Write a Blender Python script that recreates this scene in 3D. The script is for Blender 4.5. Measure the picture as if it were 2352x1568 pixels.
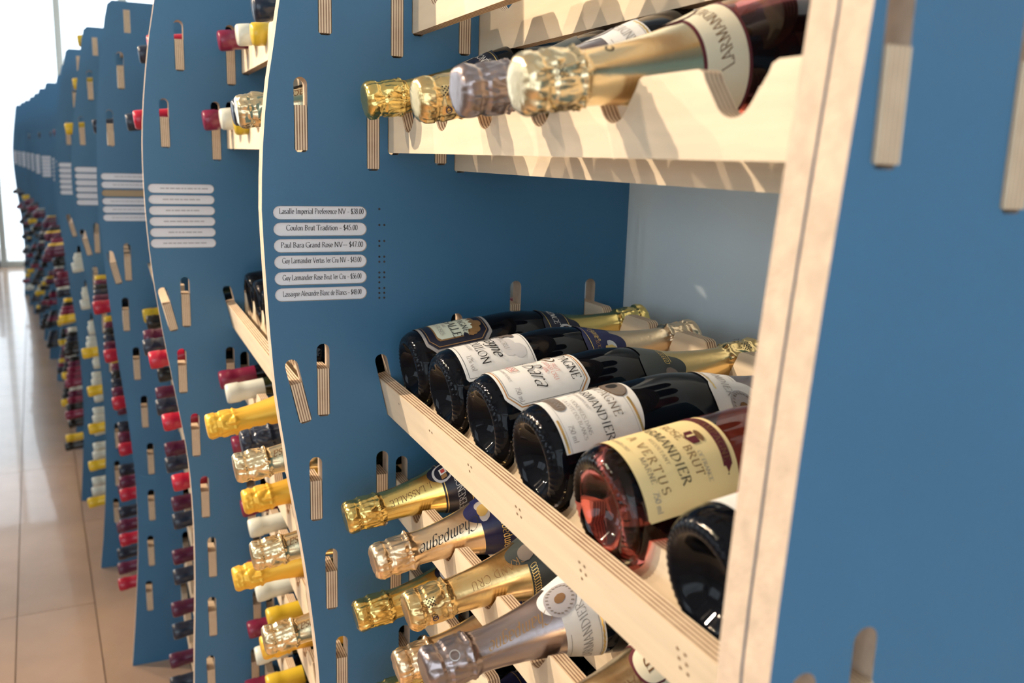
import bpy, math, random
from mathutils import Vector, Matrix, noise
from mathutils.geometry import tessellate_polygon, delaunay_2d_cdt

for o in list(bpy.data.objects): bpy.data.objects.remove(o)
SC = bpy.context.scene
COL = SC.collection
PI = math.pi
WORLD = 2.75
Z0 = 1.242                      # camera height above the floor; helper coordinates below are relative to the camera

# ---------------------------------------------------------------- camera
F_PX = 2078.92
RW = ((0.91524067, -0.40187069, 0.02888719), (-0.05377859, -0.19290376, -0.97974282), (0.39930237, 0.89514696, -0.19816540))
cam_d = bpy.data.cameras.new('camera'); cam = bpy.data.objects.new('camera', cam_d); COL.objects.link(cam)
cam_d.sensor_width = 36; cam_d.lens = F_PX / 2352 * 36; cam_d.clip_start = 0.01
right, down, fwd = (Vector(r) for r in RW)
m = Matrix.Identity(4)
for i in range(3):
    m[i][0] = right[i]; m[i][1] = -down[i]; m[i][2] = -fwd[i]
m.translation = (0, 0, Z0)
cam.matrix_world = m
cam_d.dof.use_dof = True; cam_d.dof.focus_distance = 0.90; cam_d.dof.aperture_fstop = 7.0
SC.camera = cam

# ---------------------------------------------------------------- world, lamps, exposure
SC.view_settings.view_transform = 'Standard'; SC.view_settings.look = 'None'
SC.view_settings.gamma = 1; SC.view_settings.use_curve_mapping = False
SC.view_settings.exposure = 0.0
w = bpy.data.worlds.new('world'); SC.world = w; w.use_nodes = True
bg = w.node_tree.nodes['Background']; bg.inputs[0].default_value = (0.80, 0.91, 1.0, 1); bg.inputs[1].default_value = WORLD

def lamp_light(name, loc, target, power, color, size, blend=0.5, angle=70, parent=None):
    d = bpy.data.lights.new(name, 'SPOT'); d.energy = power; d.color = color; d.shadow_soft_size = size
    d.spot_size = math.radians(angle); d.spot_blend = blend
    o = bpy.data.objects.new(name, d); COL.objects.link(o)
    o.location = loc
    o.rotation_euler = (Vector(target) - Vector(loc)).to_track_quat('-Z', 'Y').to_euler()
    return o
TRACK = [((-1.40, 1.95, 2.48), (0.33, 0.72, 1.15), 290), ((-1.40, 1.25, 2.48), (0.33, 0.60, 0.85), 62),
         ((-1.50, 3.05, 2.48), (0.12, 1.5, 0.9), 125), ((-1.70, 4.6, 2.48), (-0.05, 2.8, 0.8), 110)]
for L in TRACK:
    lamp_light('track_spot_light', L[0], L[1], L[2], (1.0, 0.79, 0.57), 0.020, angle=64)

# ---------------------------------------------------------------- materials
MATS = {}
def mat(name, col, rough=0.5, metal=0.0, spec=0.5, bump=0.0, bscale=40, var=0.0, vscale=8, stretch=(1, 1, 1), trans=0.0, ior=1.45, coat=0.0, emit=None):
    if name in MATS: return MATS[name]
    M = bpy.data.materials.new(name); M.use_nodes = True
    nt = M.node_tree; b = nt.nodes['Principled BSDF']
    b.inputs['Base Color'].default_value = (*col, 1); b.inputs['Roughness'].default_value = rough
    b.inputs['Metallic'].default_value = metal; b.inputs['Specular IOR Level'].default_value = spec
    b.inputs['Transmission Weight'].default_value = trans; b.inputs['IOR'].default_value = ior
    b.inputs['Coat Weight'].default_value = coat
    if emit:
        b.inputs['Emission Color'].default_value = (*emit[0], 1); b.inputs['Emission Strength'].default_value = emit[1]
    tc = nt.nodes.new('ShaderNodeTexCoord'); mp = nt.nodes.new('ShaderNodeMapping'); mp.inputs['Scale'].default_value = stretch
    nt.links.new(tc.outputs['Object'], mp.inputs['Vector'])
    if var:
        n = nt.nodes.new('ShaderNodeTexNoise'); n.inputs['Scale'].default_value = vscale; n.inputs['Detail'].default_value = 6
        nt.links.new(mp.outputs[0], n.inputs['Vector'])
        r = nt.nodes.new('ShaderNodeValToRGB')
        r.color_ramp.elements[0].position = 0.3; r.color_ramp.elements[1].position = 0.7
        r.color_ramp.elements[0].color = (*[c * (1 - var) for c in col], 1); r.color_ramp.elements[1].color = (*[min(1, c * (1 + var)) for c in col], 1)
        nt.links.new(n.outputs['Fac'], r.inputs[0]); nt.links.new(r.outputs[0], b.inputs['Base Color'])
    if bump:
        n2 = nt.nodes.new('ShaderNodeTexNoise'); n2.inputs['Scale'].default_value = bscale; n2.inputs['Detail'].default_value = 4
        nt.links.new(mp.outputs[0], n2.inputs['Vector'])
        bp = nt.nodes.new('ShaderNodeBump'); bp.inputs['Strength'].default_value = bump; bp.inputs['Distance'].default_value = 0.002
        nt.links.new(n2.outputs['Fac'], bp.inputs['Height']); nt.links.new(bp.outputs[0], b.inputs['Normal'])
    MATS[name] = M
    return M
def ply_edge_mat():
    M = bpy.data.materials.new('plywood_edge'); M.use_nodes = True; nt = M.node_tree; b = nt.nodes['Principled BSDF']
    b.inputs['Roughness'].default_value = 0.65
    tc = nt.nodes.new('ShaderNodeTexCoord'); sp = nt.nodes.new('ShaderNodeSeparateXYZ'); nt.links.new(tc.outputs['Object'], sp.inputs[0])
    mu = nt.nodes.new('ShaderNodeMath'); mu.operation = 'MULTIPLY'; mu.inputs[1].default_value = 2 * PI / 0.00282; nt.links.new(sp.outputs[0], mu.inputs[0])
    si = nt.nodes.new('ShaderNodeMath'); si.operation = 'COSINE'; nt.links.new(mu.outputs[0], si.inputs[0])
    ns = nt.nodes.new('ShaderNodeTexNoise'); ns.inputs['Scale'].default_value = 60
    nt.links.new(tc.outputs['Object'], ns.inputs['Vector'])
    ad = nt.nodes.new('ShaderNodeMath'); ad.operation = 'MULTIPLY_ADD'; ad.inputs[1].default_value = 1.3
    nt.links.new(ns.outputs['Fac'], ad.inputs[0]); nt.links.new(si.outputs[0], ad.inputs[2])
    r = nt.nodes.new('ShaderNodeValToRGB')
    e = r.color_ramp.elements; e[0].position = 0.0; e[0].color = (0.26, 0.145, 0.085, 1); e[1].position = 0.75; e[1].color = (0.74, 0.58, 0.40, 1)
    nt.links.new(ad.outputs[0], r.inputs[0]); nt.links.new(r.outputs[0], b.inputs['Base Color'])
    return M
BLUE = mat('blue_laminate', (0.042, 0.148, 0.272), 0.42, bump=0.06, bscale=260, var=0.05, vscale=5)
MDF = mat('fibreboard_edge', (0.62, 0.50, 0.39), 0.8, bump=0.3, bscale=400, var=0.12, vscale=90)
PLY = mat('birch_plywood_face', (0.77, 0.65, 0.485), 0.5, var=0.07, vscale=14, stretch=(6, 0.6, 6))
EDGE = ply_edge_mat()
GLASS = mat('dark_bottle_glass', (0.003, 0.004, 0.007), 0.04, spec=0.2)
GREEN = mat('green_bottle_glass', (0.012, 0.017, 0.006), 0.04, spec=0.35)
ROSE = mat('rose_bottle_glass', (0.80, 0.22, 0.20), 0.03, trans=1.0, ior=1.38)
FOILS = {k: mat('foil_' + k, c, r, metal=1.0, bump=bu, bscale=240) for k, c, r, bu in (
    ('gold', (0.82, 0.62, 0.22), 0.22, 0.06), ('rosegold', (0.84, 0.64, 0.42), 0.28, 0.10), ('amber', (0.84, 0.61, 0.28), 0.24, 0.06),
    ('mauve', (0.38, 0.32, 0.32), 0.30, 0.06), ('pale', (0.84, 0.68, 0.42), 0.26, 0.06))}
YFOIL = mat('foil_yellow', (0.85, 0.50, 0.06), 0.38, metal=0.35, bump=0.05, bscale=240)
CAPS = {k: mat('capsule_' + k, c, 0.32, coat=0.3) for k, c in (
    ('maroon', (0.19, 0.012, 0.045)), ('white', (0.66, 0.68, 0.60)), ('yellow', (0.60, 0.42, 0.03)), ('navy', (0.012, 0.020, 0.042)),
    ('red', (0.42, 0.010, 0.035)), ('black', (0.008, 0.009, 0.012)), ('golden', (0.80, 0.52, 0.03)), ('plum', (0.10, 0.012, 0.045)))}
def flat(name, c, rough=0.55): return mat('print_' + name, c, rough)
WHITE = flat('white', (0.80, 0.80, 0.79)); CREAM = flat('cream', (0.86, 0.70, 0.36)); NAVY = flat('navy', (0.010, 0.013, 0.032), 0.35)
BLUEL = flat('blue', (0.012, 0.016, 0.085), 0.35); INK = flat('ink', (0.02, 0.02, 0.022)); GREY = flat('grey', (0.30, 0.29, 0.29)); MAROON = flat('maroon', (0.11, 0.012, 0.022))
BRONZE = mat('print_bronze', (0.42, 0.25, 0.11), 0.4, metal=0.6); GOLDP = mat('print_gold', (0.85, 0.62, 0.22), 0.3, metal=0.8)
PALEG = flat('pale_green', (0.60, 0.66, 0.56)); TAUPE = flat('taupe', (0.20, 0.165, 0.14), 0.4); PINK = flat('pink', (0.62, 0.28, 0.26)); RED = flat('red', (0.55, 0.06, 0.05))
SLATE = flat('slate', (0.045, 0.055, 0.055), 0.35); LGREY = flat('light_grey', (0.60, 0.60, 0.62)); SILVER = mat('print_silver', (0.75, 0.75, 0.78), 0.3, metal=0.8); ORANGE = flat('orange', (0.50, 0.24, 0.07)); BROWN = flat('brown', (0.19, 0.095, 0.035))

# ---------------------------------------------------------------- object helpers
def link(name, me, parent=None, loc=None):
    o = bpy.data.objects.new(name, me); COL.objects.link(o)
    if parent is not None: o.parent = parent
    if loc is not None: o.location = loc
    return o
def tag(o, label=None, cat=None, group=None, kind=None):
    if label: o['label'] = label
    if cat: o['category'] = cat
    if group: o['group'] = group
    if kind: o['kind'] = kind
    return o
def mesh(name, V, F, mats, mi=None, smooth=False):
    me = bpy.data.meshes.new(name); me.from_pydata([tuple(v) for v in V], [], F)
    for M in (mats if isinstance(mats, (list, tuple)) else [mats]): me.materials.append(M)
    if mi: me.polygons.foreach_set('material_index', mi)
    if smooth: me.polygons.foreach_set('use_smooth', [True] * len(F))
    me.update(); return me
def box(V, F, c, s):
    b = len(V); x, y, z = c; a, d, h = s[0] / 2, s[1] / 2, s[2] / 2
    V += [(x + i * a, y + j * d, z + k * h) for i in (-1, 1) for j in (-1, 1) for k in (-1, 1)]
    F += [tuple(b + q for q in f) for f in ((0, 1, 3, 2), (4, 6, 7, 5), (0, 4, 5, 1), (2, 3, 7, 6), (0, 2, 6, 4), (1, 5, 7, 3))]
def box_obj(name, c, s, M, parent=None):
    V, F = [], []; box(V, F, (0, 0, 0), s)
    return link(name, mesh(name, V, F, M), parent, c)
def slab(loops, t, axis):
    """extrude 2D loops (first outer, the rest holes) by t; axis 'x': loop coords are (y,z); axis 'y': (x,z). material 0 caps, 1 sides"""
    P = [q for l in loops for q in l]; n = len(P)
    if len(loops) == 1: tris = tessellate_polygon([[Vector((a, b, 0)) for a, b in l] for l in loops])
    else:
        E_, k_ = [], 0
        for l in loops: E_ += [(k_ + i, k_ + (i + 1) % len(l)) for i in range(len(l))]; k_ += len(l)
        cv, _, cf, ov, _, _ = delaunay_2d_cdt([Vector(q) for q in P], E_, [], 1, 1e-7)
        tris = [tuple(ov[i][0] if ov[i] else 0 for i in f) for f in cf if len(f) == 3]
        bbs = [(min(q[0] for q in l), max(q[0] for q in l), min(q[1] for q in l), max(q[1] for q in l), l) for l in loops[1:]]
        def inside(x, y, l):
            c = False
            for (ax, ay), (bx_, by) in zip(l, l[1:] + l[:1]):
                if (ay > y) != (by > y) and x < (bx_ - ax) * (y - ay) / (by - ay) + ax: c = not c
            return c
        keep = []
        for t_ in tris:
            x, y = sum(P[i][0] for i in t_) / 3, sum(P[i][1] for i in t_) / 3
            if inside(x, y, loops[0]) and not any(b[0] < x < b[1] and b[2] < y < b[3] and inside(x, y, b[4]) for b in bbs): keep.append(t_)
        tris = keep
    if axis == 'x': V = [(-t / 2, a, b) for a, b in P] + [(t / 2, a, b) for a, b in P]
    else: V = [(a, 0, b) for a, b in P] + [(a, t, b) for a, b in P]
    F, mi = [], []
    def area(a, b, c): return (P[b][0] - P[a][0]) * (P[c][1] - P[a][1]) - (P[b][1] - P[a][1]) * (P[c][0] - P[a][0])
    for a, b, c in tris:
        if abs(area(a, b, c)) < 1e-14: continue
        if area(a, b, c) < 0: b, c = c, b
        lo, hi = ((a, c, b), (a + n, b + n, c + n)) if axis == 'x' else ((a, b, c), (a + n, c + n, b + n))
        F += [lo, hi]; mi += [0, 0]
    k = 0
    for li, l in enumerate(loops):
        s = sum(l[i - 1][0] * l[i][1] - l[i][0] * l[i - 1][1] for i in range(len(l)))
        ccw = (s > 0) == (li == 0)
        for i in range(len(l)):
            a, b = k + i, k + (i + 1) % len(l)
            if not ccw: a, b = b, a
            F.append((a, b, b + n, a + n) if axis == 'x' else (b, a, a + n, b + n)); mi.append(1)
        k += len(l)
    return V, F, mi
def stadium(cx, z0, z1, wd, ang=0.0, n=7, flat_bottom=False, piv=None):
    r = wd / 2; pts = []
    for i in range(n + 1): a = PI * i / n; pts.append((cx + r * math.cos(a), z1 - r + r * math.sin(a)))
    q = 0.003
    pts += [(cx - r, z0 + q), (cx - r + q, z0), (cx + r - q, z0), (cx + r, z0 + q)]
    if ang:
        px, pz = piv; c, s = math.cos(ang), math.sin(ang)
        pts = [(px + (x - px) * c - (z - pz) * s, pz + (x - px) * s + (z - pz) * c) for x, z in pts]
    return pts
def interp(pts, x):
    if x <= pts[0][0]: return pts[0][1]
    for (a, fa), (b, fb) in zip(pts, pts[1:]):
        if x <= b: return fa + (fb - fa) * (x - a) / (b - a)
    return pts[-1][1]
def cubic(pts, x):
    if x <= pts[0][0]: return pts[0][1]
    if x >= pts[-1][0]: return pts[-1][1]
    for i in range(len(pts) - 1):
        if x <= pts[i + 1][0]:
            x1, y1 = pts[i]; x2, y2 = pts[i + 1]; x0, y0 = pts[max(i - 1, 0)]; x3, y3 = pts[min(i + 2, len(pts) - 1)]
            m1 = (y2 - y0) / (x2 - x0); m2 = (y3 - y1) / (x3 - x1); h = x2 - x1; t = (x - x1) / h
            return (2*t**3 - 3*t*t + 1)*y1 + (t**3 - 2*t*t + t)*h*m1 + (-2*t**3 + 3*t*t)*y2 + (t**3 - t*t)*h*m2
def lathe(prof, segs, disp=None):
    V, F = [], []
    for r, z in prof:
        for i in range(segs):
            a = 2 * PI * i / segs; rr, zz = (r, z) if disp is None else disp(r, z, a)
            V.append((rr * math.cos(a), rr * math.sin(a), zz))
    for j in range(len(prof) - 1):
        for i in range(segs):
            a, b = j * segs + i, j * segs + (i + 1) % segs
            F.append((a, b, b + segs, a + segs))
    return V, F

# ---------------------------------------------------------------- a small serif stroke font
def _arc(cx, cy, rx, ry, a0, a1, n=10): return [(cx + rx * math.cos(math.radians(a0 + (a1 - a0) * i / n)), cy + ry * math.sin(math.radians(a0 + (a1 - a0) * i / n))) for i in range(n + 1)]
def _f(adv, st, ser=()): return (adv, st, ser)
G = {}
def _g(ch, adv, *st, s=()): G[ch] = (adv, [x if isinstance(x, list) else [(x[0], x[1]), (x[2], x[3])] for x in st], s)
_g('A', .80, (.06, 0, .40, 1), (.40, 1, .74, 0), (.18, .34, .62, .34), s=((.06, 0), (.74, 0)))
_g('B', .68, (.14, 0, .14, 1), _arc(.14, .76, .36, .24, 90, -90), _arc(.14, .26, .44, .26, 90, -90), s=((.10, 0), (.10, 1)))
_g('C', .76, _arc(.44, .5, .38, .5, 40, 320, 16))
_g('D', .80, (.14, 0, .14, 1), _arc(.14, .5, .56, .5, 90, -90, 14), s=((.10, 0), (.10, 1)))
_g('E', .66, (.14, 0, .14, 1), (.10, 1, .56, 1), (.14, .52, .46, .52), (.10, 0, .58, 0), (.56, 1, .57, .86), (.58, 0, .60, .16))
_g('F', .62, (.14, 0, .14, 1), (.10, 1, .56, 1), (.14, .52, .46, .52), (.56, 1, .57, .86), s=((.14, 0),))
_g('G', .82, _arc(.46, .5, .40, .5, 40, 340, 16), (.70, .0, .70, .42), s=((.70, .42),))
_g('H', .82, (.14, 0, .14, 1), (.68, 0, .68, 1), (.14, .52, .68, .52), s=((.14, 0), (.14, 1), (.68, 0), (.68, 1)))
_g('I', .36, (.18, 0, .18, 1), s=((.18, 0), (.18, 1)))
_g('J', .46, [(.30, 1), (.30, .1), (.22, -.06), (.08, -.08)], s=((.30, 1),))
_g('K', .76, (.14, 0, .14, 1), (.62, 1, .16, .45), (.30, .58, .70, 0), s=((.14, 0), (.14, 1), (.70, 0)))
_g('L', .62, (.14, 0, .14, 1), (.10, 0, .54, 0), (.54, 0, .56, .18), s=((.14, 1),))
_g('M', .98, (.12, 0, .16, 1), (.16, 1, .49, .05), (.49, .05, .82, 1), (.82, 1, .86, 0), s=((.12, 0), (.86, 0), (.14, 1), (.84, 1)))
_g('N', .84, (.14, 0, .14, 1), (.14, 1, .70, 0), (.70, 0, .70, 1), s=((.14, 0), (.12, 1), (.70, 1)))
_g('O', .84, _arc(.42, .5, .36, .5, 0, 360, 20))
_g('P', .64, (.14, 0, .14, 1), _arc(.14, .73, .42, .27, 90, -90), s=((.14, 0), (.10, 1)))
_g('Q', .84, _arc(.42, .5, .36, .5, 0, 360, 20), (.46, .12, .78, -.12))
_g('R', .72, (.14, 0, .14, 1), _arc(.14, .75, .40, .25, 90, -90), (.30, .50, .68, 0), s=((.14, 0), (.10, 1), (.68, 0)))
_g('S', .60, _arc(.30, .74, .22, .26, 40, 270, 10) + _arc(.30, .25, .25, .25, 80, -150, 10))
_g('T', .72, (.36, 0, .36, 1), (.06, 1, .66, 1), (.06, 1, .05, .86), (.66, 1, .67, .86), s=((.36, 0),))
_g('U', .80, [(.14, 1), (.14, .3)] + _arc(.40, .28, .26, .28, 180, 360) + [(.66, 1)], s=((.14, 1), (.66, 1)))
_g('V', .78, (.06, 1, .39, 0), (.39, 0, .72, 1), s=((.06, 1), (.72, 1)))
_g('X', .76, (.08, 1, .68, 0), (.66, 1, .10, 0), s=((.08, 1), (.66, 1), (.1, 0), (.68, 0)))
_g('Y', .74, (.06, 1, .37, .45), (.68, 1, .37, .45), (.37, .45, .37, 0), s=((.06, 1), (.68, 1), (.37, 0)))
_g('Z', .66, (.08, 1, .58, 1), (.58, 1, .08, 0), (.08, 0, .60, 0))
_g('a', .50, _arc(.23, .50, .16, .15, 150, 0, 8) + [(.39, .06), (.46, .02)], _arc(.23, .17, .17, .17, 60, 320, 12) + [(.39, .14)])
_g('b', .54, (.12, 0, .12, 1), _arc(.28, .32, .17, .32, 160, -160, 12))
_g('c', .46, _arc(.26, .32, .20, .32, 45, 315, 12))
_g('d', .54, (.42, 0, .42, 1), _arc(.25, .32, .18, .32, 20, 340, 12), s=((.38, 1),))
_g('e', .47, [(.06, .36), (.42, .36)] + _arc(.25, .33, .19, .32, 10, 310, 12))
_g('f', .34, _arc(.30, .84, .14, .16, 50, 180, 6) + [(.16, 0)], (.04, .62, .32, .62), s=((.16, 0),))
_g('g', .52, _arc(.24, .38, .17, .24, 0, 360, 12), [(.41, .60), (.41, -.10)] + _arc(.24, -.12, .17, .16, 0, -150, 7))
_g('h', .55, (.12, 0, .12, 1), _arc(.27, .42, .15, .22, 170, 0, 7) + [(.42, 0)], s=((.12, 0), (.42, 0)))
_g('i', .28, (.14, 0, .14, .62), (.14, .86, .14, .92), s=((.14, 0),))
_g('j', .28, [(.16, .62), (.16, -.1), (.04, -.2)], (.16, .86, .16, .92))
_g('k', .52, (.12, 0, .12, 1), (.42, .62, .14, .28), (.22, .36, .46, 0), s=((.12, 0),))
_g('l', .28, (.14, 0, .14, 1), s=((.14, 0), (.10, 1)))
_g('m', .80, (.12, 0, .12, .62), _arc(.25, .42, .13, .21, 170, 0, 6) + [(.38, 0)], _arc(.52, .42, .14, .21, 170, 0, 6) + [(.66, 0)], s=((.12, 0), (.38, 0), (.66, 0)))
_g('n', .55, (.12, 0, .12, .62), _arc(.27, .42, .15, .21, 170, 0, 7) + [(.42, 0)], s=((.12, 0), (.42, 0)))
_g('o', .50, _arc(.25, .32, .19, .32, 0, 360, 14))
_g('p', .54, (.12, -.26, .12, .62), _arc(.28, .32, .17, .32, 160, -160, 12), s=((.12, -.26),))
_g('q', .54, (.42, -.26, .42, .62), _arc(.25, .32, .18, .32, 20, 340, 12))
_g('r', .38, (.12, 0, .12, .62), _arc(.27, .42, .14, .20, 160, 50, 5), s=((.12, 0),))
_g('s', .40, _arc(.20, .47, .13, .15, 40, 270, 8) + _arc(.20, .16, .14, .16, 90, -150, 8))
_g('t', .32, [(.15, .86), (.15, .12)] + _arc(.24, .12, .09, .12, 180, 300, 5), (.04, .62, .30, .62))
_g('u', .55, [(.12, .62), (.12, .2)] + _arc(.26, .18, .14, .18, 180, 350, 7), (.42, 0, .42, .62))
_g('v', .50, (.05, .62, .25, 0), (.25, 0, .45, .62))
_g('w', .72, (.04, .62, .20, 0), (.20, 0, .36, .6), (.36, .6, .52, 0), (.52, 0, .68, .62))
_g('x', .50, (.06, .62, .44, 0), (.42, .62, .08, 0))
_g('y', .50, (.05, .62, .26, .02), (.46, .62, .16, -.26))
_g('z', .46, (.06, .62, .40, .62), (.40, .62, .06, 0), (.06, 0, .42, 0))
_g('0', .50, _arc(.25, .5, .19, .5, 0, 360, 16)); _g('1', .42, (.22, 0, .22, 1), (.22, 1, .08, .86), s=((.22, 0),))
_g('2', .50, _arc(.24, .72, .18, .28, 170, -30, 9) + [(.06, 0), (.44, 0)]); _g('3', .50, _arc(.22, .76, .18, .24, 150, -90, 9), _arc(.22, .26, .22, .26, 90, -150, 9))
_g('4', .52, (.36, 0, .36, 1), (.36, 1, .04, .30), (.04, .30, .48, .30)); _g('5', .50, [(.42, 1), (.14, 1), (.11, .56)] + _arc(.22, .30, .22, .31, 100, -150, 9))
_g('6', .50, _arc(.25, .30, .19, .30, 0, 360, 14), _arc(.42, .40, .36, .60, 95, 180, 6)); _g('7', .48, [(.06, 1), (.44, 1), (.18, 0)])
_g('8', .50, _arc(.25, .76, .16, .24, 0, 360, 12), _arc(.25, .27, .20, .27, 0, 360, 12)); _g('9', .50, _arc(.25, .70, .19, .30, 0, 360, 14), _arc(.08, .60, .36, .60, 0, -85, 6))
_g('$', .52, _arc(.26, .70, .17, .22, 40, 270, 8) + _arc(.26, .27, .19, .22, 90, -150, 8), (.26, -.10, .26, 1.08)); _g('.', .26, (.12, 0, .12, .08)); _g('-', .46, (.04, .36, .42, .36)); _g('%', .70, _arc(.16, .78, .12, .2, 0, 360, 8), _arc(.54, .22, .12, .2, 0, 360, 8), (.56, 1, .14, 0)); _g(' ', .30)
def text2d(s, size, thick=.115, thin=.045, shear=0.0, spacing=0.0, serif=True, nib=20):
    """list of quads in 2D, centred on x, baseline 0"""
    quads, x = [], 0.0
    for ch in s:
        acc = ch in 'éÉ'
        if acc: ch = {'é': 'e', 'É': 'E'}[ch]
        adv, strokes, ser = G.get(ch, G[' '])
        if acc: strokes = strokes + [[(.24, 1.12 if ch == 'E' else .76), (.40, 1.26 if ch == 'E' else .92)]]
        for st in strokes:
            for (ax, ay), (bx, by) in zip(st, st[1:]):
                dx, dy = bx - ax, by - ay; L = math.hypot(dx, dy) or 1
                wd = (thin + (thick - thin) * math.sin(math.atan2(dy, dx) - math.radians(nib + 75 + 20 - 95)) ** 2) / 2
                nx, ny = -dy / L * wd, dx / L * wd; ex, ey = dx / L * .012, dy / L * .012
                quads.append([(x + ax - ex + nx, ay - ey + ny), (x + ax - ex - nx, ay - ey - ny), (x + bx + ex - nx, by + ey - ny), (x + bx + ex + nx, by + ey + ny)])
        if serif:
            for sx, sy in ser:
                d = .03 if sy <= 0.01 else -.03
                quads.append([(x + sx - .11, sy + max(d, 0)), (x + sx - .11, sy + min(d, 0)), (x + sx + .11, sy + min(d, 0)), (x + sx + .11, sy + max(d, 0))])
        x += adv + spacing
    W = x - spacing
    return [[((px - W / 2 + shear * py) * size, py * size) for px, py in q] for q in quads]

# surface-of-revolution mapping: u round the bottle, v along it
def surf(rf, th0, off):
    def S(u, v):
        r = rf(v); a = th0 + u / r
        return ((r + off) * math.cos(a), (r + off) * math.sin(a), v)
    return S
def text_on(name, s, size, S, u0, v0, M, parent, along=False, **kw):
    V, F = [], []
    for q in text2d(s, size, **kw):
        (ax, ay), (bx, by), (cx, cy), (dx, dy) = q
        n = max(1, math.ceil(math.hypot(dx - ax, dy - ay) / .0013)); b = len(V)
        for k in range(n + 1):          # strokes follow the curve of the bottle
            t = k / n
            for gx, gy in ((ax + (dx - ax) * t, ay + (dy - ay) * t), (bx + (cx - bx) * t, by + (cy - by) * t)):
                u, v = (u0 - gy, v0 + gx) if along else (u0 + gx, v0 + gy)
                V.append(S(u, v))
        F += [(b + 2 * k, b + 2 * k + 1, b + 2 * k + 3, b + 2 * k + 2) for k in range(n)]
    return link(name, mesh(name, V, F, M), parent)
def patch(name, S, u0, u1, lo, hi, M, parent, nu=28, nv=6):
    """patch between v=lo(u) and v=hi(u)"""
    lo_ = lo if callable(lo) else (lambda u: lo); hi_ = hi if callable(hi) else (lambda u: hi)
    V, F = [], []
    for i in range(nu + 1):
        u = u0 + (u1 - u0) * i / nu
        for j in range(nv + 1):
            V.append(S(u, lo_(u) + (hi_(u) - lo_(u)) * j / nv))
    for i in range(nu):
        for j in range(nv):
            a = i * (nv + 1) + j; F.append((a, a + nv + 1, a + nv + 2, a + 1))
    return link(name, mesh(name, V, F, M, smooth=True), parent)
def ring_line(name, S, path, wd, M, parent, closed=True):
    """thin printed line along a uv path"""
    V, F = [], []; n = len(path); P = []
    for i in range(n if closed else n - 1):
        (a, b), (c, d) = path[i], path[(i + 1) % n]; k = max(1, int(math.hypot(c - a, d - b) / .002))
        P += [(a + (c - a) * j / k, b + (d - b) * j / k) for j in range(k)]
    if not closed: P.append(path[-1])
    m = len(P)
    for i in range(m if closed else m - 1):
        (a, b), (c, d) = P[i], P[(i + 1) % m]; L = math.hypot(c - a, d - b) or 1; nx, ny = -(d - b) / L * wd / 2, (c - a) / L * wd / 2
        k = len(V); V += [S(a + nx, b + ny), S(a - nx, b - ny), S(c - nx, d - ny), S(c + nx, d + ny)]; F.append((k, k + 1, k + 2, k + 3))
    return link(name, mesh(name, V, F, M), parent)
def ellipse_fn(u0, v0, a, b):
    f = lambda u: b * math.sqrt(max(0, 1 - ((u - u0) / a) ** 2))
    return (lambda u: v0 - f(u)), (lambda u: v0 + f(u))

# ================================================================ the shop shell
def struct(name, me_or_obj): me_or_obj['kind'] = 'structure'; return me_or_obj
FLOORM = mat('floor_tile', (0.56, 0.37, 0.25), 0.22, coat=0.4, var=0.13, vscale=3.0, bump=0.12, bscale=30)
GROUT = mat('floor_joint', (0.24, 0.15, 0.09), 0.8)
floor = box_obj('floor', (-1.2, 4.0, -0.056), (9.0, 17.0, 0.10), GROUT); tag(floor, 'tan tiled shop floor with dark joints', kind='structure')
rnd = random.Random(5)
ca, sa = math.cos(0.065), math.sin(0.065)
TW, TL = 0.19, 1.24
tile_me = None
def tile_mesh(wd, ln):
    V, F = [], []; box(V, F, (0, 0, 0), (wd, ln, 0.012)); return mesh('tile', V, F, FLOORM)
tile_me = tile_mesh(TW - 0.0025, TL - 0.0025)
ntile = 0
for i in range(-6, 4):
    for j in range(-2, 4):
        a = (i + .5) * TW; b = (j + .5) * TL + (0.62 if i % 3 == 1 else 0)
        x = -0.285 + a * ca - b * sa; y = 2.565 + a * sa + b * ca
        o = link('tile', tile_me, floor); o.location = (x + 1.2, y - 4.0, 0.056 - 0.006); o.rotation_euler = (0, 0, 0.065); ntile += 1
# beyond the tiles that can be told apart: larger slabs of the same floor
for (x0, x1, y0, y1) in ((-6, -1.66, -4.4, 12.4),):
    o = box_obj('tile', ((x0 + x1) / 2 + 1.2, (y0 + y1) / 2 - 4.0, 0.0485), (x1 - x0, y1 - y0, 0.012), FLOORM, floor)
o = box_obj('tile', (-0.2 + 1.2, 9.9 - 4.0, 0.0485), (3.0, 5.0, 0.012), FLOORM, floor)
o = box_obj('tile', (0.0 + 1.2, -1.8 - 4.0, 0.0485), (3.2, 5.8, 0.012), FLOORM, floor)

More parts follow.
